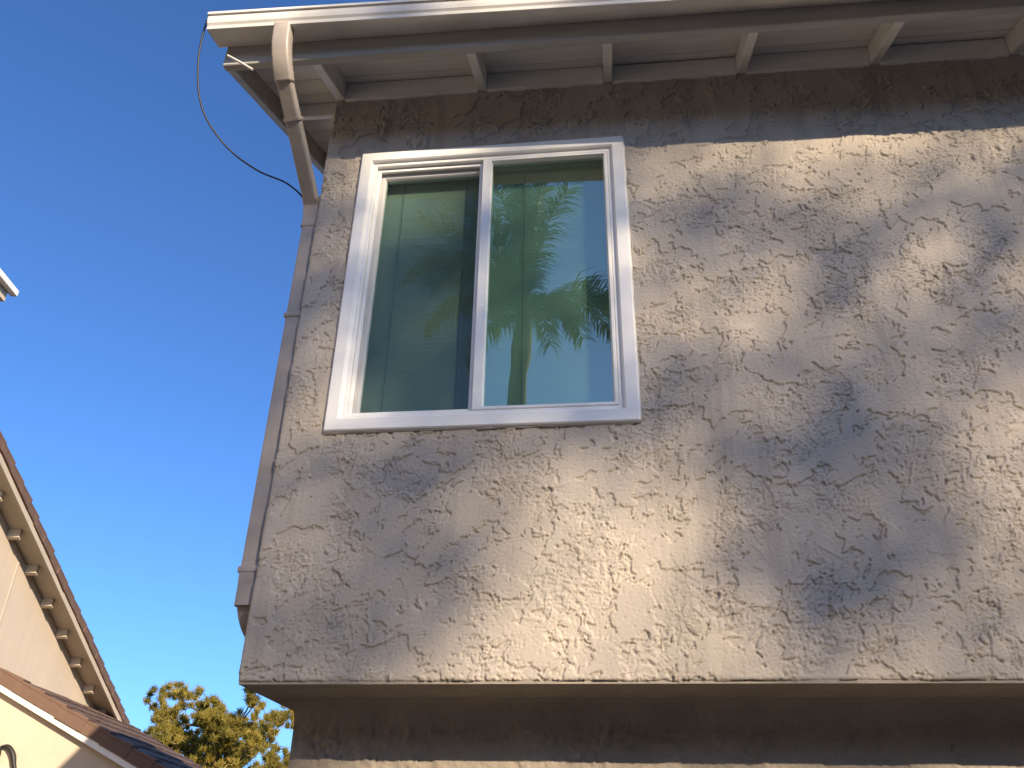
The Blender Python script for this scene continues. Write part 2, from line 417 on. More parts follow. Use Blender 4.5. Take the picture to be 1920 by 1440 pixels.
# ---- gutter: K-profile, sagging slightly forward to the right
prof = [(-.001, .120), (-.001, .004), (.004, 0), (.102, 0), (.107, .002), (.109, .012), (.106, .018), (.108, .026), (.115, .040), (.1185, .062), (.1195, .088), (.1215, .092), (.127, .094), (.127, .110), (.118, .112), (.117, .104), (.114, .098), (.110, .070), (.104, .034), (.100, .006), (.006, .006), (.003, .120)]
prof = [(a*1.17, b*.86) for a, b in prof]
def gz(x):  # bottom of the gutter at its back: the run is not level
    return 3.270 - .021*(x+1.7)
def gdroop(x, a):  # and it leans forward, more so to the right
    return min(.075, .030+.0166*(x+1.7))*a/.128
bm = bmesh.new()
gxs = [-1.700, -1.2, -.5, .3, 1.2, 2.5, 4.0, EX+.36]; rows = []
for x in gxs:
    rows.append([bm.verts.new((x, D-.393-a, gz(x)+b-gdroop(x, a))) for a, b in prof])
n = len(prof)
for A, B in zip(rows, rows[1:]):
    for i in range(n): bm.faces.new((A[i], A[(i+1) % n], B[(i+1) % n], B[i]))
bm.faces.new(rows[0]); bm.faces.new(rows[-1][::-1])
gut = P(obj('gutter', bm, M['gutter'], H, origin=(-1.7, D-.393, 3.26)))
bm = bmesh.new()
prism(bm, [(D-.393-a, gz(-1.7)+b-gdroop(-1.7, a)) for a, b in prof[:14]], 'x', -1.704, -1.7005)
e_ = obj('end_cap', bm, M['gutter'], gut); e_.location = -Vector((-1.7, D-.393, 3.26))

# ---- downspout
DSX = -1.312
def rect_sweep(bm, pts, hw, hd):
    pts = [Vector(p) for p in pts]; rows = []
    for i, p in enumerate(pts):
        t = (pts[min(i+1, len(pts)-1)]-pts[max(i-1, 0)]).normalized()
        sx = Vector((1, 0, 0)); sx = (sx - t*sx.dot(t)).normalized(); n = sx.cross(t)
        r = .010; loop = []
        for cx, cy, a0 in ((hw-r, hd-r, 0), (-(hw-r), hd-r, 1), (-(hw-r), -(hd-r), 2), (hw-r, -(hd-r), 3)):
            for j in range(3):
                a = (a0 + j/2)*math.pi/2
                loop.append(p + sx*(cx+r*math.cos(a)) + n*(cy+r*math.sin(a)))
        rows.append([bm.verts.new(v) for v in loop])
    n = len(rows[0])
    for A, B in zip(rows, rows[1:]):
        for i in range(n): bm.faces.new((A[i], A[(i+1) % n], B[(i+1) % n], B[i]))
    bm.faces.new(rows[0][::-1]); bm.faces.new(rows[-1])
dsp = P(empty('downspout', (0, 0, 0))); dsp.parent = H
dsp.location = Vector((DSX, D+.05, GROUND)) + OFF
def PD(o):
    o.location = Vector(o.location) - Vector((DSX, D+.05, GROUND)); return o
topx = -1.352
c1 = spline([(topx, D-.495, 3.245), (topx, D-.490, 3.20), (topx+.001, D-.478, 3.13), (topx+.003, D-.445, 3.06), (topx+.006, D-.395, 3.00)], 6)
rip = []
for i, p in enumerate(c1): rip.append(p)
bm = bmesh.new(); rect_sweep(bm, rip, .038, .030)
# crimped elbow: push every other ring out a little
ringn = 12
bm.verts.ensure_lookup_table()
for i in range(len(rip)):
    if 4 < i < len(rip)-3 and i % 2:
        for v in bm.verts[i*ringn:(i+1)*ringn]:
            d = v.co - rip[i]; v.co = rip[i] + d*1.05
PD(obj('elbow', bm, M['downspout'], dsp, smooth=True, origin=c1[0]))
p_end = Vector((DSX, D+.035, 2.66))
bm = bmesh.new(); rect_sweep(bm, [c1[-2], c1[-2].lerp(p_end, .5), p_end], .034, .026)
PD(obj('pipe', bm, M['downspout'], dsp, origin=p_end))
c2 = spline([p_end - Vector((0, .03, -.027)), p_end, (DSX, D+.052, 2.60), (DSX, D+.054, 2.54)], 4)
bm = bmesh.new(); rect_sweep(bm, c2, .0385, .029); PD(obj('elbow', bm, M['downspout'], dsp, origin=c2[0]))
bm = bmesh.new(); rect_sweep(bm, [(DSX, D+.054, 2.60), (DSX, D+.054, 1.6), (DSX, D+.054, .80)], .035, .026)
PD(obj('pipe', bm, M['downspout'], dsp, origin=(DSX, D+.054, 1.6)))
c3 = spline([(DSX, D+.054, .96), (DSX, D+.054, .88), (DSX+.004, D+.085, .79), (DSX+.010, D+.17, .73), (DSX+.02, D+.42, .66)], 5)
bm = bmesh.new(); rect_sweep(bm, c3, .0355, .0265); PD(obj('elbow', bm, M['downspout'], dsp, origin=c3[0]))
for z in (2.05, .93):
    bm = bmesh.new(); ring_pts = [(DSX+sx*.041, D+.054+sy*.032) for sx, sy in ((-1, -1), (1, -1), (1, 1), (-1, 1))]
    prism(bm, ring_pts, 'z', z-.012, z+.012); bevel(bm, .004); PD(obj('strap', bm, M['downspout'], dsp, origin=(DSX, D+.054, z)))
# strap half-way down the slanting piece with its screw
q = c1[-2].lerp(p_end, .30); t_ = (p_end-c1[-2]).normalized()
bm = bmesh.new(); rect_sweep(bm, [q-t_*.006, q+t_*.006], .040, .031); PD(obj('strap', bm, M['downspout'], dsp, origin=q))

# ---- window
win = empty('window'); win.parent = H; wc = Vector(((WIN[0]+WIN[1])/2, D, WIN[2])); win.location = wc + OFF
def PW(o):
    o.location = Vector(o.location) - wc; return o
bm = bmesh.new()
ring(bm, *WIN, [(0, D+.03), (0, D-.016), (.005, D-.021), (.050, D-.021), (.055, D-.016), (.056, D-.007), (.060, D-.003), (.073, D-.003), (.076, D), (.076, D+.085), (.022, D+.085), (.022, D+.03)])
PW(obj('frame', bm, M['vinyl'], win, origin=wc))
bm = bmesh.new(); rc = random.Random(3)
for (xa, za), (xb, zb) in (((WIN[0], WIN[2]), (WIN[1], WIN[2])), ((WIN[1], WIN[2]), (WIN[1], WIN[3])), ((WIN[1], WIN[3]), (WIN[0], WIN[3])), ((WIN[0], WIN[3]), (WIN[0], WIN[2]))):
    pts = [(xa+(xb-xa)*k/26+rc.gauss(0, .0012), D-.004+rc.gauss(0, .001), za+(zb-za)*k/26+rc.gauss(0, .0012)) for k in range(27)]
    tube(bm, pts, [.0055*rc.uniform(.7, 1.35) for _ in pts], 6)
PW(obj('caulk_bead', bm, M['rod'], win, smooth=True, origin=wc))
ix0, ix1, iz0, iz1 = WIN[0]+.076, WIN[1]-.076, WIN[2]+.076, WIN[3]-.076
MX = -.490
bm = bmesh.new()   # fixed sash in the outer track
ins = lambda e: (.042+e, .016+e, .016+e, .016+e)
ring(bm, MX-.022, ix1-.0005, iz0+.0005, iz1-.0005, [((0, 0, 0, 0), D+.024), ((0, 0, 0, 0), D-.006+.004), ((.003,)*4, D-.006), ((.039, .013, .013, .013), D-.006), (ins(0), D+.001), (ins(.003), D+.012), (ins(.003), D+.024)])
fs = PW(obj('fixed_sash', bm, M['vinyl'], win, origin=wc))
def pane(name, x0, x1, z0, z1, y, m, parent):
    me = bpy.data.meshes.new(name)
    me.from_pydata([(x0-wc.x, y-wc.y, z0-wc.z), (x1-wc.x, y-wc.y, z0-wc.z), (x1-wc.x, y-wc.y, z1-wc.z), (x0-wc.x, y-wc.y, z1-wc.z)], [], [(0, 1, 2, 3)])
    me.materials.append(m)
    return link(bpy.data.objects.new(name, me), parent)
pane('pane', MX+.018, ix1-.014, iz0+.014, iz1-.014, D+.014, M['glass'], fs)
bm = bmesh.new()   # insect screen frame over the opening half
ring(bm, ix0+.001, MX-.0225, iz0+.001, iz1-.004, [(0, D+.030), (0, D+.018), (.002, D+.016), (.014, D+.016), (.016, D+.018), (.016, D+.030)])
scf = PW(obj('insect_screen', bm, M['vinyl'], win, origin=wc))
pane('mesh', ix0+.015, MX-.036, iz0+.015, iz1-.018, D+.023, M['screen'], scf)
bm = bmesh.new()   # sliding sash in the inner track
ring(bm, ix0+.004, MX+.02, iz0+.002, iz1-.010, [(0, D+.075), (0, D+.044), (.003, D+.040), (.026, D+.040), (.031, D+.046), (.033, D+.056), (.033, D+.075)])
ss = PW(obj('sliding_sash', bm, M['vinyl'], win, origin=wc))
pane('pane', ix0+.035, MX-.011, iz0+.033, iz1-.041, D+.058, M['glass2'], ss)
# ---- blind hanging behind the glass
BYY = D+.115
bl = empty('venetian_blind', (wc.x, BYY, 1.49))
tag(bl, 'closed pale venetian blind hanging behind the sliding window glass', 'blind')
bx0, bx1 = ix0-.01, ix1+.004
o = boxobj('headrail', bx0, bx1, BYY-.018, BYY+.018, 2.838, 2.872, M['blind'], bl); o.location -= bl.location
bm = bmesh.new()
sec = [(-.0085, .0125), (-.002, .0035), (.003, -.005), (.006, -.0125)]
A = [[bm.verts.new((x, y, z)) for y, z in sec] for x in (bx0-wc.x, bx1-wc.x)]
for i in range(3): bm.faces.new((A[0][i], A[1][i], A[1][i+1], A[0][i+1]))
me_s = obj('slat', bm, M['blind'], bl, smooth=True)
z = 2.824; first = True
while z > 1.51:
    s_ = me_s if first else copy_of(me_s, bl, (0, 0, 0)); first = False
    s_.location = (0, random.uniform(-.0006, .0006), z-1.49); s_.rotation_euler = (random.gauss(0, .012), 0, random.gauss(0, .0006)); z -= .0212
o = boxobj('bottom_rail', bx0, bx1, BYY-.012, BYY+.012, 1.492, 1.506, M['blind'], bl); o.location -= bl.location
for x in (-.90, -.60, -.33, -.06):
    bm = bmesh.new(); tube(bm, [(x, BYY-.0135, 2.84), (x, BYY-.0135, 1.50)], .0011, 5)
    o = obj('ladder_cord', bm, M['cord'], bl, origin=(x, BYY, 1.5)); o.location -= bl.location

# ---- loose cable and rod at the eave corner
bm = bmesh.new()
tube(bm, spline([(-1.66, 2.44, 3.41), (-1.712, 2.372, 3.36), (-1.743, 2.422, 3.124), (-1.705, 2.482, 2.882), (-1.607, 2.562, 2.729), (-1.500, 2.682, 2.684), (-1.397, 2.802, 2.700), (-1.343, 2.900, 2.669), (-1.355, 2.93, 2.55)], 9), .0042, 7)
tag(obj('hanging_cable', bm, M['black'], smooth=True, origin=(-1.343, 2.9, 2.669)), 'thin black cable looping from gutter end down to the downspout', 'cable')
bm = bmesh.new(); tube(bm, [(-1.628, 2.452, 3.168), (-1.565, 2.462, 3.128), (-1.505, 2.475, 3.088)], .0055, 7)
tag(obj('loose_rod', bm, M['rod'], origin=(-1.622, 2.466, 3.158)), 'short thin white rod sticking out under the eave corner', 'rod')

# ------------------------------------------------------------------ neighbouring house with tiled roofs (local x = towards us/right, y = away)
TH = math.radians(8)
NQ = Vector((-7.468, 10.0, 0)); CZ, SZ = math.cos(TH), math.sin(TH)
nb = empty('house', (NQ.x, NQ.y, GROUND), TH)
tag(nb, 'cream stucco house with brown tiled roofs beyond the left side', 'house')
G0 = Vector((0, 0, -GROUND))
def N(o): o.location = Vector(o.location) + G0; return o
NS = .416
def rk(y): return 3.225 - NS*y              # where the gable soffit meets the wall
RDY = -6.2; EVY = 3.55
bm = bmesh.new()
prism(bm, [(2*RDY-3.2, GROUND), (3.2, GROUND), (3.2, rk(3.2)), (RDY, rk(RDY)), (2*RDY-3.2, rk(3.2))], 'x', -7, 0)
N(obj('gable_wall', bm, M['cream'], nb))
# plaster joint and a window frame corner at the picture's edge
bm = bmesh.new(); prism(bm, [(-.30, 2.06), (-.27, 2.06), (-.27, 3.30), (-.30, 3.30)], 'x', -.02, .008)
N(obj('plaster_joint', bm, M['ctrim'], nb))
wnd = N(empty('window')); wnd.parent = nb; wnd.location = (0, 0, -GROUND)
bm = bmesh.new()
for a, b, c, d in ((-2.05, -.78, 2.30, 2.38), (-2.05, -.78, 2.82, 2.90), (-2.05, -1.97, 2.38, 2.82), (-.86, -.78, 2.38, 2.82)):
    prism(bm, [(a, c), (b, c), (b, d), (a, d)], 'x', .001, .05)
obj('window_frame', bm, M['ctrim'], wnd)
bm = bmesh.new(); prism(bm, [(-1.97, 2.38), (-.86, 2.38), (-.86, 2.82), (-1.97, 2.82)], 'x', .001, .012)
gm = mat('dark_glass', (.02, .025, .03), .08); obj('pane', bm, gm, wnd)
# main roof: slab with soffit, barge board, lookouts and edge tiles
bm = bmesh.new()
prism(bm, [(EVY, rk(EVY)+.012), (RDY, rk(RDY)+.012), (2*RDY-EVY, rk(EVY)+.012), (2*RDY-EVY, rk(EVY)+.07), (RDY, rk(RDY)+.07), (EVY, rk(EVY)+.07)], 'x', -7.3, .27)
nroof = N(obj('main_roof', bm, M['ctrim'], nb))
def pl(name, m, x0, x1, ya, yb_, d0, d1, parent, bv=.004):
    bm = bmesh.new(); prism(bm, [(ya, rk(ya)+d0), (yb_, rk(yb_)+d0), (yb_, rk(yb_)+d1), (ya, rk(ya)+d1)], 'x', x0, x1)
    if bv: bevel(bm, bv)
    o = obj(name, bm, m, parent, origin=((x0+x1)/2, ya, rk(ya))); return o
pl('barge_board', M['ctrim'], .272, .312, RDY, EVY-.02, -.055, .085, nroof)
y = 3.0
lk = pl('lookout', M['ctrim'], .001, .150, 0, .055, -.095, .010, nroof)
b0 = lk.location.copy(); first = True
while y > -3:
    c = lk if first else copy_of(lk, nroof, (0, 0, 0)); first = False
    c.location = b0 + Vector((0, y, -NS*y)); y -= .62
bm = bmesh.new(); L = .345
ct = 1/math.sqrt(1+NS*NS); st = NS*ct
prism(bm, [(0, 0), (L, .0), (L, .042), (0, .016)], 'x', -.16, .045)         # flat tile, thick at its lower end (y = down-slope)
prism(bm, [(0.0, -.09), (L, -.09), (L, -.001), (0.0, -.001)], 'x', .012, .045)   # the lap down over the barge board
bevel(bm, .004)
et = obj('edge_tile', bm, M['tile'], nroof); first = True
i = 0; y = RDY
while y < EVY-.05:
    c = et if first else copy_of(et, nroof, (0, 0, 0)); first = False
    c.location = (.29+random.uniform(-.006, .006), y, rk(y)+.118+random.uniform(0, .006)); c.rotation_euler = (-math.atan(NS)+random.gauss(0, .012), random.gauss(0, .01), random.gauss(0, .012)); y += .31*ct
# lean-to roof, sloping down towards the right
LS = .478; LN = 4.25; LW = 3.3
def lz(x): return 1.965 - LS*x
bm = bmesh.new(); prism(bm, [(0.002, lz(0)-.03), (LW, lz(LW)-.03), (LW, lz(LW)-.11), (0.002, lz(0)-.11)], 'y', .0, LN)
lroof = N(obj('lean_to_roof', bm, M['ctrim'], nb))
bm = bmesh.new(); prism(bm, [(.003, GROUND), (LW-.35, GROUND), (LW-.35, lz(LW-.35)-.10), (.003, lz(0)-.10)], 'y', .06, LN-.1)
N(obj('lean_to_wall', bm, M['cream'], nb))
bm = bmesh.new(); prism(bm, [(.002, lz(0)-.095), (LW, lz(LW)-.095), (LW, lz(LW)-.18), (.002, lz(0)-.18)], 'y', -.035, .0); bevel(bm, .004)
obj('barge_board', bm, M['white'], lroof)
cl = 1/math.sqrt(1+LS*LS); EXPO = .33
bm = bmesh.new(); prism(bm, [(0, .0), (EXPO+.06, .0), (EXPO+.06, .038), (0, .014)], 'y', .003, .297); bevel(bm, .004)
ft = obj('roof_tile', bm, M['tile2'], lroof)
bm = bmesh.new()
prism(bm, [(0, .0), (EXPO+.05, .0), (EXPO+.05, .046), (0, .022)], 'y', -.052, .15)
prism(bm, [(0, -.125), (EXPO+.05, -.125), (EXPO+.05, -.001), (0, -.001)], 'y', -.052, -.026)
bevel(bm, .004)
rt = obj('edge_tile', bm, M['tile'], lroof)
firsta = firstb = True; ncourse = int(LW/cl/EXPO)
for c_ in range(ncourse+1):
    x = c_*EXPO*cl
    if x > LW-.1: break
    for j in range(14):
        yy = .12 + j*.30 + (.15 if c_ % 2 else 0)
        if yy > LN-.25: break
        c = ft if firsta else copy_of(ft, lroof, (0, 0, 0)); firsta = False
        c.location = (x, yy, lz(x)+.004+random.uniform(0, .006)); c.rotation_euler = (random.gauss(0, .008), math.atan(LS)+random.gauss(-.010, .008), 0)
    c = rt if firstb else copy_of(rt, lroof, (0, 0, 0)); firstb = False
    c.location = (x, random.uniform(-.006, .006), lz(x)+.030+random.uniform(0, .006)); c.rotation_euler = (random.gauss(0, .01), math.atan(LS)+random.gauss(-.012, .01), random.gauss(0, .01))

# wrought iron scroll on the lean-to wall
def nl(x, y, z): return Vector((NQ.x + x*CZ - y*SZ, NQ.y + x*SZ + y*CZ, z))
sc_ = empty('iron_scroll', nl(.2, .05, 1.0), TH)
tag(sc_, 'black wrought iron scroll ornament fixed to the cream wall', 'ornament')
def scroll(name, pts, r0, r1):
    bm = bmesh.new(); sp = spline([(p[0]-.2, -.03, p[1]-1.0) for p in pts], 6); m_ = len(sp)
    tube(bm, sp, [r0+(r1-r0)*math.sin(math.pi*k/(m_-1)) for k in range(m_)], 6); obj(name, bm, M['iron'], sc_, smooth=True)
ccx, ccz, R_ = .205, 1.03, .085
scroll('scroll', [(ccx+R_*math.cos(a), ccz+R_*math.sin(a)*1.25) for a in [k*math.pi/6 for k in range(0, 13)]], .022, .036)
scroll('leaf', [(ccx+.08, ccz+.10), (.37, 1.13), (.45, 1.05), (.50, .93), (.57, .82)], .010, .034)
scroll('leaf', [(ccx-.05, 1.20), (ccx-.07, 1.27), (ccx-.11, 1.30), (ccx-.2, 1.33)], .012, .040)
scroll('stem', [(.57, .82), (.60, .60), (.45, .45), (.2, .40), (-.05, .48)], .012, .024)

# ------------------------------------------------------------------ taller house whose eave corner shows at the left edge
tc_ = Vector((-6.43, 7.0, 0))
th = empty('house', (tc_.x, tc_.y, GROUND), TH)
tag(th, 'cream eave corner with white gutter poking in at left edge', 'house')
def T(o): o.location = Vector(o.location) + G0; return o
bm = bmesh.new(); box(bm, -6, -.75, -9, -.8, GROUND, 5.3); T(obj('wall', bm, M['cream'], th))
bm = bmesh.new()
base_ = [bm.verts.new(p) for p in ((-6.5, -9.5, 5.42), (-.03, -9.5, 5.42), (-.03, -.02, 5.42), (-6.5, -.02, 5.42))]
top_ = [bm.verts.new(p) for p in ((-3.3, -6.3, 6.8), (-3.3, -3.2, 6.8))]
bm.faces.new((base_[0], base_[1], top_[0])); bm.faces.new((base_[1], base_[2], top_[1], top_[0])); bm.faces.new((base_[2], base_[3], top_[1])); bm.faces.new((base_[3], base_[0], top_[0], top_[1])); bm.faces.new(base_)
tr = T(obj('roof', bm, M['tile'], th))
obj('fascia_board', (lambda b: (box(b, -.06, -.025, -9.5, -.03, 5.265, 5.405), bevel(b, .004), b)[2])(bmesh.new()), M['ctrim'], tr)
obj('fascia_board', (lambda b: (box(b, -6.5, -.061, -.065, -.03, 5.265, 5.405), bevel(b, .004), b)[2])(bmesh.new()), M['ctrim'], tr)
obj('soffit', (lambda b: (box(b, -6.4, -.062, -9.4, -.068, 5.285, 5.31), b)[1])(bmesh.new()), M['ctrim'], tr)
obj('gutter', (lambda b: (box(b, -.024, .055, -9.5, .03, 5.375, 5.45), bevel(b, .012, 2), b)[2])(bmesh.new()), M['white'], tr)

# ------------------------------------------------------------------ pine tree behind
def leaf_mesh(name, tris, m, parent):
    """tris: (n,3,3) array"""
    t = np.asarray(tris, np.float32).reshape(-1, 3); n = len(t)//3
    me = bpy.data.meshes.new(name); me.vertices.add(len(t)); me.vertices.foreach_set('co', t.reshape(-1))
    me.loops.add(len(t)); me.loops.foreach_set('vertex_index', np.arange(len(t), dtype=np.int32))
    me.polygons.add(n); me.polygons.foreach_set('loop_start', np.arange(0, n*3, 3, dtype=np.int32)); me.update(calc_edges=True)
    me.materials.append(m); return link(bpy.data.objects.new(name, me), parent)
def unit(v): return v/np.linalg.norm(v, axis=-1, keepdims=True)
PC = Vector((-11.0, 24.5, GROUND))
pine = empty('pine_tree', PC)
tag(pine, 'golden-lit pine tree with tufted needles between the two houses', 'tree')
r = np.random.default_rng(4)
tips = []
bm = bmesh.new(); tube(bm, [(0, 0, 0), (.05, 0, 2), (-.05, .1, 3.6), (.1, 0, 4.9), (.05, 0, 5.5)], [.20, .17, .13, .07, .02], 8)
for i in range(42):
    z0 = r.uniform(2.0, 5.2); a = r.uniform(0, 2*math.pi); ln = (3.3-.34*(z0-2))*r.uniform(.6, 1.05)
    dv = np.array([math.cos(a), math.sin(a), r.uniform(.1, .5)])
    p0 = np.array([0, 0, z0]); p1 = p0+dv*ln*.5+r.normal(0, .08, 3); p2 = p0+dv*ln+np.array([0, 0, .15*ln])+r.normal(0, .1, 3)
    tube(bm, [p0, p1, p2], [.05, .03, .01], 5)
    for k in range(26):
        t = r.uniform(.30, 1.0); b = p0+(p1-p0)*min(1, t*2) if t < .5 else p1+(p2-p1)*(t*2-1)
        tips.append(b+r.normal(0, .20, 3)*np.array([1, 1, .7])+np.array([0, 0, .05]))
obj('trunk', bm, M['bark'], pine, smooth=True)
tips = np.array(tips); tr_ = []
for p in tips:
    n_ = 110; base_d = unit(np.array([r.normal(0, .5), r.normal(0, .5), 1.0])); d = unit(r.normal(0, .75, (n_, 3)) + base_d)
    L_ = r.uniform(.09, .20, (n_, 1)); s = unit(np.cross(d, r.normal(0, 1, (n_, 3))))*.013
    b = p + r.normal(0, .035, (n_, 3))
    tr_.append(np.stack([b-s, b+s, b+d*L_], 1))
leaf_mesh('crown', np.concatenate(tr_), M['needles'], pine)

# ------------------------------------------------------------------ palm behind the camera, mirrored in the right pane
YM = 2*(D+.014) - 14.0
palm = empty('palm_tree', (-1.62, YM, GROUND))
tag(palm, 'slender arching palm mirrored in the right window pane', 'tree')
bm = bmesh.new(); hz = 9.55-GROUND
tube(bm, [(-.12, 0, 0), (-.06, 0, 4), (-.02, 0, hz-2.4), (.02, 0, hz-1.3), (.05, 0, hz-.85), (.08, 0, hz-.45), (.11, 0, hz-.1), (.13, 0, hz+.5)], [.21, .18, .165, .17, .21, .19, .13, .09], 12)
obj('trunk', bm, M['palmbark'], palm, smooth=True)
r = np.random.default_rng(21); fr = []; bm = bmesh.new()
c0 = np.array([.13, 0, hz])
specs = []
for i in range(21):
    a = i*2.399; e = .92+.58*((i*.618) % 1.0)
    if math.cos(a) > .75: a += .9 if math.sin(a) > 0 else -.9
    specs.append((a, e, r.uniform(2.7, 3.5), .60))
specs += [(2.6, .55, 2.0, .55), (3.3, .75, 2.4, .6), (3.9, .6, 2.2, .6), (2.9, .95, 2.8, .6), (-.03, .74, 2.2, .95)]
for a, e, ln, lf in specs:
    h = np.array([math.cos(a), math.sin(a), 0]); pts = []
    for k in range(15):
        t = k/14; ang = e - 1.55*t**1.5*(1.35-.45*e)
        pts.append(c0 if k == 0 else pts[-1] + (h*math.cos(ang)+np.array([0, 0, 1])*math.sin(ang))*ln/14)
    tube(bm, pts, [.038-.030*k/14 for k in range(15)], 5)
    side = np.cross(h, [0, 0, 1])
    for k in range(3 if lf < .9 else 7, 15):
        for m_ in range(10 if lf < .9 else 16):
            p = pts[k-1] + (pts[k]-pts[k-1])*r.random(); tdir = unit(pts[k]-pts[k-1])
            for sg in (-1, 1):
                L_ = lf*(1-.5*abs(k/14-.5))*r.uniform(.75, 1.15)
                d = unit(side*sg*r.uniform(.35, 1.0) + tdir*.6 + np.array([0, 0, r.uniform(-.5, .6)]))
                d2 = unit(d+np.array([0, 0, -.8])); w_ = unit(np.cross(d, [.1, .2, 1]))*.013
                q = p+d*L_*.5; e2 = q+d2*L_*.5
                fr.append([p-w_, p+w_, q+w_]); fr.append([p-w_, q+w_, q-w_]); fr.append([q-w_, q+w_, e2])
obj('frond_stems', bm, M['palmleaf'], palm, smooth=True)
leaf_mesh('crown', np.array(fr), M['palmleaf'], palm)

# ------------------------------------------------------------------ tall gum tree behind the camera whose broken shade falls on the wall
r = np.random.default_rng(8)
Sv = np.array(S); e1 = unit(np.cross([0, 0, 1], Sv)); e2 = np.cross(Sv, e1)
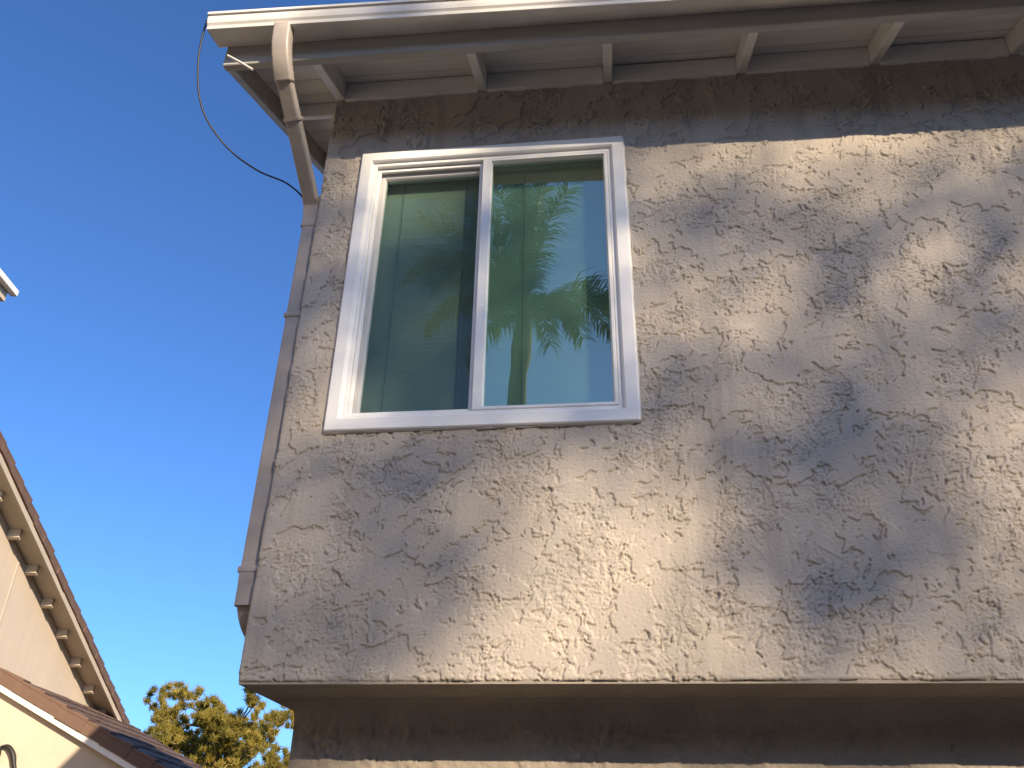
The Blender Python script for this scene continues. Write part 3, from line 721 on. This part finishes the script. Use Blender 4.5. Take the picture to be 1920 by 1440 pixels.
# how open the crown is, given by where the light through it lands: x, y, z on the house, open share
GAPS = np.array([(-1.34,2.92,2.45,.04), (-1.34,2.92,2.25,.04), (-1.34,2.92,2.05,.04), (-1.34,2.92,1.85,.04), (-1.34,2.92,1.65,.04), (-1.34,2.92,1.45,.04), (-1.34,2.92,1.20,.04), (-1.34,2.92,1.00,.04), (-1.34,2.92,0.80,.04), (-1.48,2.92,2.45,.04), (-1.48,2.92,2.25,.04), (-1.48,2.92,2.05,.04), (-1.48,2.92,1.85,.04), (-1.48,2.92,1.65,.04), (-1.48,2.92,1.45,.04), (-1.48,2.92,1.20,.04), (-1.48,2.92,1.00,.04), (-1.48,2.92,0.80,.04),
(0.23,2.88,2.89,0.45), (0.45,2.88,2.87,0.50), (0.68,2.88,2.85,0.70), (0.86,2.88,2.83,1.00), (1.04,2.88,2.82,1.00), (1.24,2.88,2.80,0.60), (1.46,2.88,2.78,0.50),
(1.68,2.88,2.76,0.45), (1.83,2.88,2.74,0.45), (0.22,2.88,2.68,0.35), (0.43,2.88,2.67,0.50), (0.59,2.88,2.65,0.45), (0.77,2.88,2.64,0.40), (0.99,2.88,2.62,0.50),
(1.21,2.88,2.60,0.45), (1.42,2.88,2.58,0.40), (1.63,2.88,2.56,0.40), (1.77,2.88,2.55,0.40), (-1.25,2.88,2.52,0.05), (0.20,2.88,2.41,0.30), (0.41,2.88,2.40,0.30),
(0.56,2.88,2.38,0.50), (0.73,2.88,2.37,0.25), (0.95,2.88,2.35,0.35), (1.16,2.88,2.34,0.35), (1.37,2.88,2.32,0.30), (1.57,2.88,2.31,0.35), (1.71,2.88,2.30,0.35),
(-1.23,2.88,2.22,0.08), (-1.11,2.88,2.21,0.30), (0.19,2.88,2.13,0.30), (0.32,2.88,2.12,0.40), (0.47,2.88,2.11,0.65), (0.64,2.88,2.10,0.60), (0.78,2.88,2.09,0.15),
(0.97,2.88,2.08,0.20), (1.21,2.88,2.06,0.30), (1.41,2.88,2.05,0.20), (1.60,2.88,2.04,0.20), (-1.24,2.88,1.94,0.10), (-1.15,2.88,1.94,0.25), (0.19,2.88,1.87,0.25),
(0.34,2.88,1.86,0.50), (0.48,2.88,1.85,0.65), (0.63,2.88,1.84,0.50), (0.79,2.88,1.83,0.20), (0.96,2.88,1.82,0.30), (1.16,2.88,1.81,0.20), (1.35,2.88,1.80,0.25),
(1.54,2.88,1.79,0.35), (-1.25,2.88,1.69,0.15), (-1.14,2.88,1.68,0.40), (0.20,2.88,1.62,0.30), (0.34,2.88,1.62,0.40), (0.50,2.88,1.61,0.55), (0.67,2.88,1.60,0.40),
(0.85,2.88,1.59,0.30), (1.02,2.88,1.59,0.30), (1.20,2.88,1.58,0.35), (1.39,2.88,1.57,0.40), (1.52,2.88,1.56,0.45), (-1.26,2.88,1.38,0.25), (-1.18,2.88,1.38,0.50),
(-0.99,2.88,1.37,0.35), (-0.78,2.88,1.36,0.20), (-0.57,2.88,1.36,0.20), (-0.37,2.88,1.35,0.22), (-0.17,2.88,1.34,0.20), (0.03,2.88,1.34,0.25), (0.22,2.88,1.33,0.20),
(0.37,2.88,1.32,0.12), (0.54,2.88,1.32,0.15), (0.73,2.88,1.31,0.30), (0.91,2.88,1.31,0.20), (1.09,2.88,1.30,0.25), (1.27,2.88,1.29,0.30), (1.41,2.88,1.29,0.45),
(-1.27,2.88,1.16,0.35), (-1.15,2.88,1.16,0.35), (-0.96,2.88,1.15,0.20), (-0.76,2.88,1.15,0.15), (-0.56,2.88,1.14,0.18), (-0.37,2.88,1.14,0.30), (-0.21,2.88,1.13,0.65),
(-0.04,2.88,1.13,0.85), (0.11,2.88,1.13,0.80), (0.26,2.88,1.12,0.50), (0.41,2.88,1.12,0.30), (0.57,2.88,1.11,0.20), (0.75,2.88,1.11,0.20), (0.93,2.88,1.10,0.20),
(1.10,2.88,1.10,0.20), (1.27,2.88,1.10,0.40), (1.38,2.88,1.09,0.55), (-1.26,2.88,0.95,0.20), (-1.12,2.88,0.95,0.20), (-0.94,2.88,0.95,0.15), (-0.74,2.88,0.95,0.15),
(-0.55,2.88,0.94,0.25), (-0.36,2.88,0.94,0.50), (-0.21,2.88,0.94,0.75), (-0.05,2.88,0.93,1.00), (0.10,2.88,0.93,1.00), (0.26,2.88,0.93,0.80), (0.42,2.88,0.92,0.50),
(0.58,2.88,0.92,0.35), (0.76,2.88,0.92,0.25), (0.94,2.88,0.92,0.20), (1.11,2.88,0.91,0.25), (1.26,2.88,0.91,0.40), (1.34,2.88,0.91,0.50), (-1.24,2.88,0.76,0.25),
(-1.09,2.88,0.76,0.30), (-0.92,2.88,0.76,0.20), (-0.73,2.88,0.76,0.25), (-0.54,2.88,0.75,0.45), (-0.36,2.88,0.75,0.60), (-0.18,2.88,0.75,0.65), (0.00,2.88,0.75,0.80),
(0.18,2.88,0.75,0.75), (0.35,2.88,0.74,0.55), (0.52,2.88,0.74,0.40), (0.69,2.88,0.74,0.30), (0.86,2.88,0.74,0.25), (1.02,2.88,0.74,0.30), (1.19,2.88,0.74,0.35),
(1.28,2.88,0.73,0.45), (-1.23,2.88,0.58,0.30), (-1.06,2.88,0.58,0.30), (-0.90,2.88,0.58,0.35), (-0.71,2.88,0.58,0.45), (-0.53,2.88,0.58,0.60), (-0.35,2.88,0.58,0.65),
(-0.18,2.88,0.58,0.60), (-0.00,2.88,0.58,0.55), (0.17,2.88,0.58,0.55), (0.34,2.88,0.57,0.50), (0.50,2.88,0.57,0.45), (0.67,2.88,0.57,0.35), (0.83,2.88,0.57,0.35),
(0.99,2.88,0.57,0.40), (1.15,2.88,0.57,0.40), (1.24,2.88,0.57,0.45), (-1.05,2.86,2.84,0.90), (-1.05,2.86,2.55,0.80), (-1.08,2.86,2.20,0.30), (-1.09,2.86,1.98,0.25),
(-1.08,2.86,1.72,0.60), (-1.08,2.86,1.48,0.60), (-0.78,2.86,1.48,0.30), (-0.47,2.86,1.49,0.20), (-0.07,2.86,1.48,0.20), (0.13,2.86,1.66,0.25), (0.13,2.86,2.17,0.25),
(0.11,2.86,2.67,0.35), (-0.03,2.86,2.88,0.60), (-0.40,2.86,2.88,0.80), (-0.78,2.86,2.89,0.95), (-1.20,2.88,2.94,0.08), (-1.22,2.88,2.78,0.05), (-1.16,2.88,2.84,0.15),
(-1.22,2.88,2.58,0.04), (-1.14,2.88,2.48,0.12), (-1.22,2.88,2.34,0.05), (-1.20,2.88,1.74,0.12), (-0.95,2.99,2.75,0.75), (-0.74,2.99,2.70,0.55), (-0.91,2.99,2.34,0.25),
(-0.67,2.99,2.32,0.02), (-0.93,2.99,2.05,0.30), (-0.74,2.99,1.93,0.38), (-0.90,2.99,1.71,0.15), (-0.63,2.99,1.67,0.02), (-0.77,2.99,1.73,0.05), (-0.81,2.99,2.28,0.06),
(-0.29,2.99,2.30,0.42), (-0.11,2.99,1.75,0.40), (-0.28,2.99,1.88,0.40), (-0.10,2.99,2.29,0.40), (-0.29,2.99,2.67,0.42), (-1.63,2.35,3.29,0.95), (-1.42,2.35,3.27,0.95),
(-1.23,2.35,3.26,0.90), (-1.13,2.35,3.26,0.70), (-1.06,2.35,3.26,0.00), (-0.98,2.35,3.25,0.00), (-0.91,2.35,3.25,0.00), (-0.84,2.35,3.25,0.00), (-0.77,2.35,3.25,0.10),
(-0.68,2.35,3.25,0.98), (-0.46,2.35,3.23,0.95), (-0.23,2.35,3.22,0.80), (0.11,2.35,3.21,0.30), (0.87,2.35,3.18,0.30), (-1.35,2.43,3.05,0.90), (-1.35,2.58,2.95,0.55),
(-1.31,2.78,2.76,0.40), (-1.20,2.49,3.12,0.80), (-0.96,2.49,3.12,0.30), (-0.81,2.49,3.12,0.10), (-0.67,2.49,3.12,0.60), (-0.36,2.49,3.12,0.80), (-0.11,2.49,3.12,0.20),
(0.44,2.49,3.12,0.15), (1.10,2.49,3.10,0.15), (-1.07,3.24,0.31,0.30), (-0.68,3.24,0.32,0.85), (-0.30,3.24,0.32,0.95), (0.07,3.24,0.32,0.95), (0.61,3.24,0.33,0.95),
(1.13,3.24,0.33,0.90)])
c0 = np.array([.3, D, 1.8]); a0, b0_ = c0@e1, c0@e2
TDIST = 25.0
NL = 42000; AW, BW = 3.6, 2.6
a = a0 + r.uniform(-AW, AW, NL); b = b0_ + r.uniform(-BW, BW, NL)
ga, gb = GAPS[:, :3]@e1, GAPS[:, :3]@e2
wsum = np.full(NL, 1e-3); lsum = np.full(NL, .32e-3)
for q0, q1, lv in zip(ga, gb, GAPS[:, 3]):
    w_ = np.exp(-((a-q0)**2+(b-q1)**2)/(2*.105**2)); wsum += w_; lsum += w_*lv
Lt = np.clip((lsum/wsum)**1.5*1.32, .03, .985)
tau = -np.log(Lt); keep = r.random(NL) < tau/3.4
a, b = a[keep], b[keep]
LEAFA = 4*AW*BW*3.4/NL
dep = TDIST + r.normal(0, 1.3, len(a))
pos = np.outer(a, e1)+np.outer(b, e2)+np.outer(dep, Sv) + 0*Sv
# the rest of the crown, in loose clumps round about
cc = c0 + Sv*TDIST
cl_ = []
for i in range(60):
    d = unit(r.normal(0, 1, 3)); q = cc + d*np.array([5.2, 3.6, 3.6])*r.uniform(.75, 1.0)
    cl_.append(q + r.normal(0, .42, (160, 3)))
cl_ = np.concatenate(cl_)
out = (np.abs(cl_@e1-a0) > AW) | (np.abs(cl_@e2-b0_) > BW)
low = (cl_@e2-b0_) < 2.0
pos = np.concatenate([pos, cl_[out & low]])
n_ = len(pos)
d = unit(r.normal(0, 1, (n_, 3))+np.array([0, 0, -.5])); s = unit(np.cross(d, r.normal(0, 1, (n_, 3))))
sc2 = math.sqrt(LEAFA/.5/.17)*r.uniform(.8, 1.2, (n_, 1))
Lf = d*sc2; Wf = s*sc2*.17
t1 = np.stack([pos-Lf*.5, pos+Wf, pos+Lf*.5], 1); t2 = np.stack([pos-Lf*.5, pos+Lf*.5, pos-Wf], 1)
base_t = np.array([cc[0]+4.6, cc[1]-.5, GROUND])
gum = empty('gum_tree', base_t)
tag(gum, 'tall leafy tree behind the viewer that dapples the stucco wall', 'tree')
g = leaf_mesh('crown', np.concatenate([t1, t2])-base_t, M['gumleaf'], gum)
bm = bmesh.new(); hh = cc[2]-GROUND
tube(bm, [(0, 0, 0), (-.1, .1, hh*.45), (.1, .2, hh*.75), (-.3, .3, hh+.6), (-.6, .4, hh+3.0)], [.38, .30, .24, .15, .04], 10)
for i in range(9):
    z0 = hh*r.uniform(.68, 1.0); a_ = r.uniform(0, 6.28)
    tube(bm, [(0, .2, z0), (1.3*math.cos(a_)+.6, 1.3*math.sin(a_), z0+.9), (2.4*math.cos(a_)+.8, 2.4*math.sin(a_), z0+1.9)], [.08, .05, .012], 6)
for zz in (-1.6, .0, 1.4):
    tube(bm, [(0, .2, hh+zz-1.2), (-2.0, .3, hh+zz-.2), (-4.6, .4, hh+zz), (-7.2, .5, hh+zz+.5)], [.055, .04, .022, .008], 6)
obj('trunk', bm, M['bark'], gum, smooth=True)

# ------------------------------------------------------------------ unseen trees added behind the viewer to block low sky light
r = np.random.default_rng(33)
def sky_block_tree(loc, hgt, rad):
    t = empty('sky_block_tree', (*loc, GROUND))
    tag(t, 'broad dark green tree added behind the viewer to block low sky light', 'tree', 'added sky-blocking trees behind the viewer')
    bm = bmesh.new(); tube(bm, [(0, 0, 0), (.1, 0, hgt*.25), (0, .1, hgt*.5), (.1, 0, hgt*.8)], [.3, .24, .17, .05], 8)
    cs = []
    for i in range(60):
        d_ = unit(r.normal(0, 1, 3)); c = np.array([0, 0, hgt*.55]) + d_*np.array([rad, rad, hgt*.40])*r.uniform(.45, .95); cs.append(c)
        if i % 4 == 0: tube(bm, [(0, 0, hgt*.35), tuple(c*.5+np.array([0, 0, hgt*.22])), tuple(c)], [.09, .05, .015], 5)
    obj('trunk', bm, M['bark'], t, smooth=True)
    p = np.concatenate([c + r.normal(0, .66, (260, 3)) for c in cs]); n_ = len(p)
    d_ = unit(r.normal(0, 1, (n_, 3))); s_ = unit(np.cross(d_, r.normal(0, 1, (n_, 3)))); L_ = r.uniform(.22, .40, (n_, 1))
    leaf_mesh('crown', np.concatenate([np.stack([p-d_*L_*.5, p+s_*L_*.28, p+d_*L_*.5], 1), np.stack([p-d_*L_*.5, p+d_*L_*.5, p-s_*L_*.28], 1)]), M['gumleaf'], t)
for x, y, h_, rd in ((-19, -12, 9.5, 4.2), (-11.5, -15, 10.5, 4.4), (-5, -18, 10.5, 4.2), (2.5, -17.5, 10.2, 4.2), (9.5, -15.5, 9.4, 4.2), (16.5, -12, 8.8, 4.0), (20, -5, 8.2, 3.8)):
    sky_block_tree((x, y), h_, rd)

# unseen leafy strip added below the crowns to close off the low sky
bm = bmesh.new(); box(bm, -24, 24, -13.6, -12.6, GROUND-.02, GROUND+2.2)
hd = tag(empty('sky_block_hedge', (0, -13.1, GROUND)), 'long clipped green leafy strip added behind the viewer to block low sky', 'sky_block_hedge')
o = obj('branch_core', bm, M['bark'], hd); o.location = (0, 13.1, -GROUND)
n_ = 16000; p = np.stack([r.uniform(-24.3, 24.3, n_), r.uniform(-.8, .8, n_), r.uniform(.1, 2.6, n_)], 1)
d_ = unit(r.normal(0, 1, (n_, 3))); s_ = unit(np.cross(d_, r.normal(0, 1, (n_, 3)))); L_ = r.uniform(.12, .26, (n_, 1))
leaf_mesh('foliage', np.concatenate([np.stack([p-d_*L_*.5, p+s_*L_*.3, p+d_*L_*.5], 1), np.stack([p-d_*L_*.5, p+d_*L_*.5, p-s_*L_*.3], 1)]), M['gumleaf'], hd)
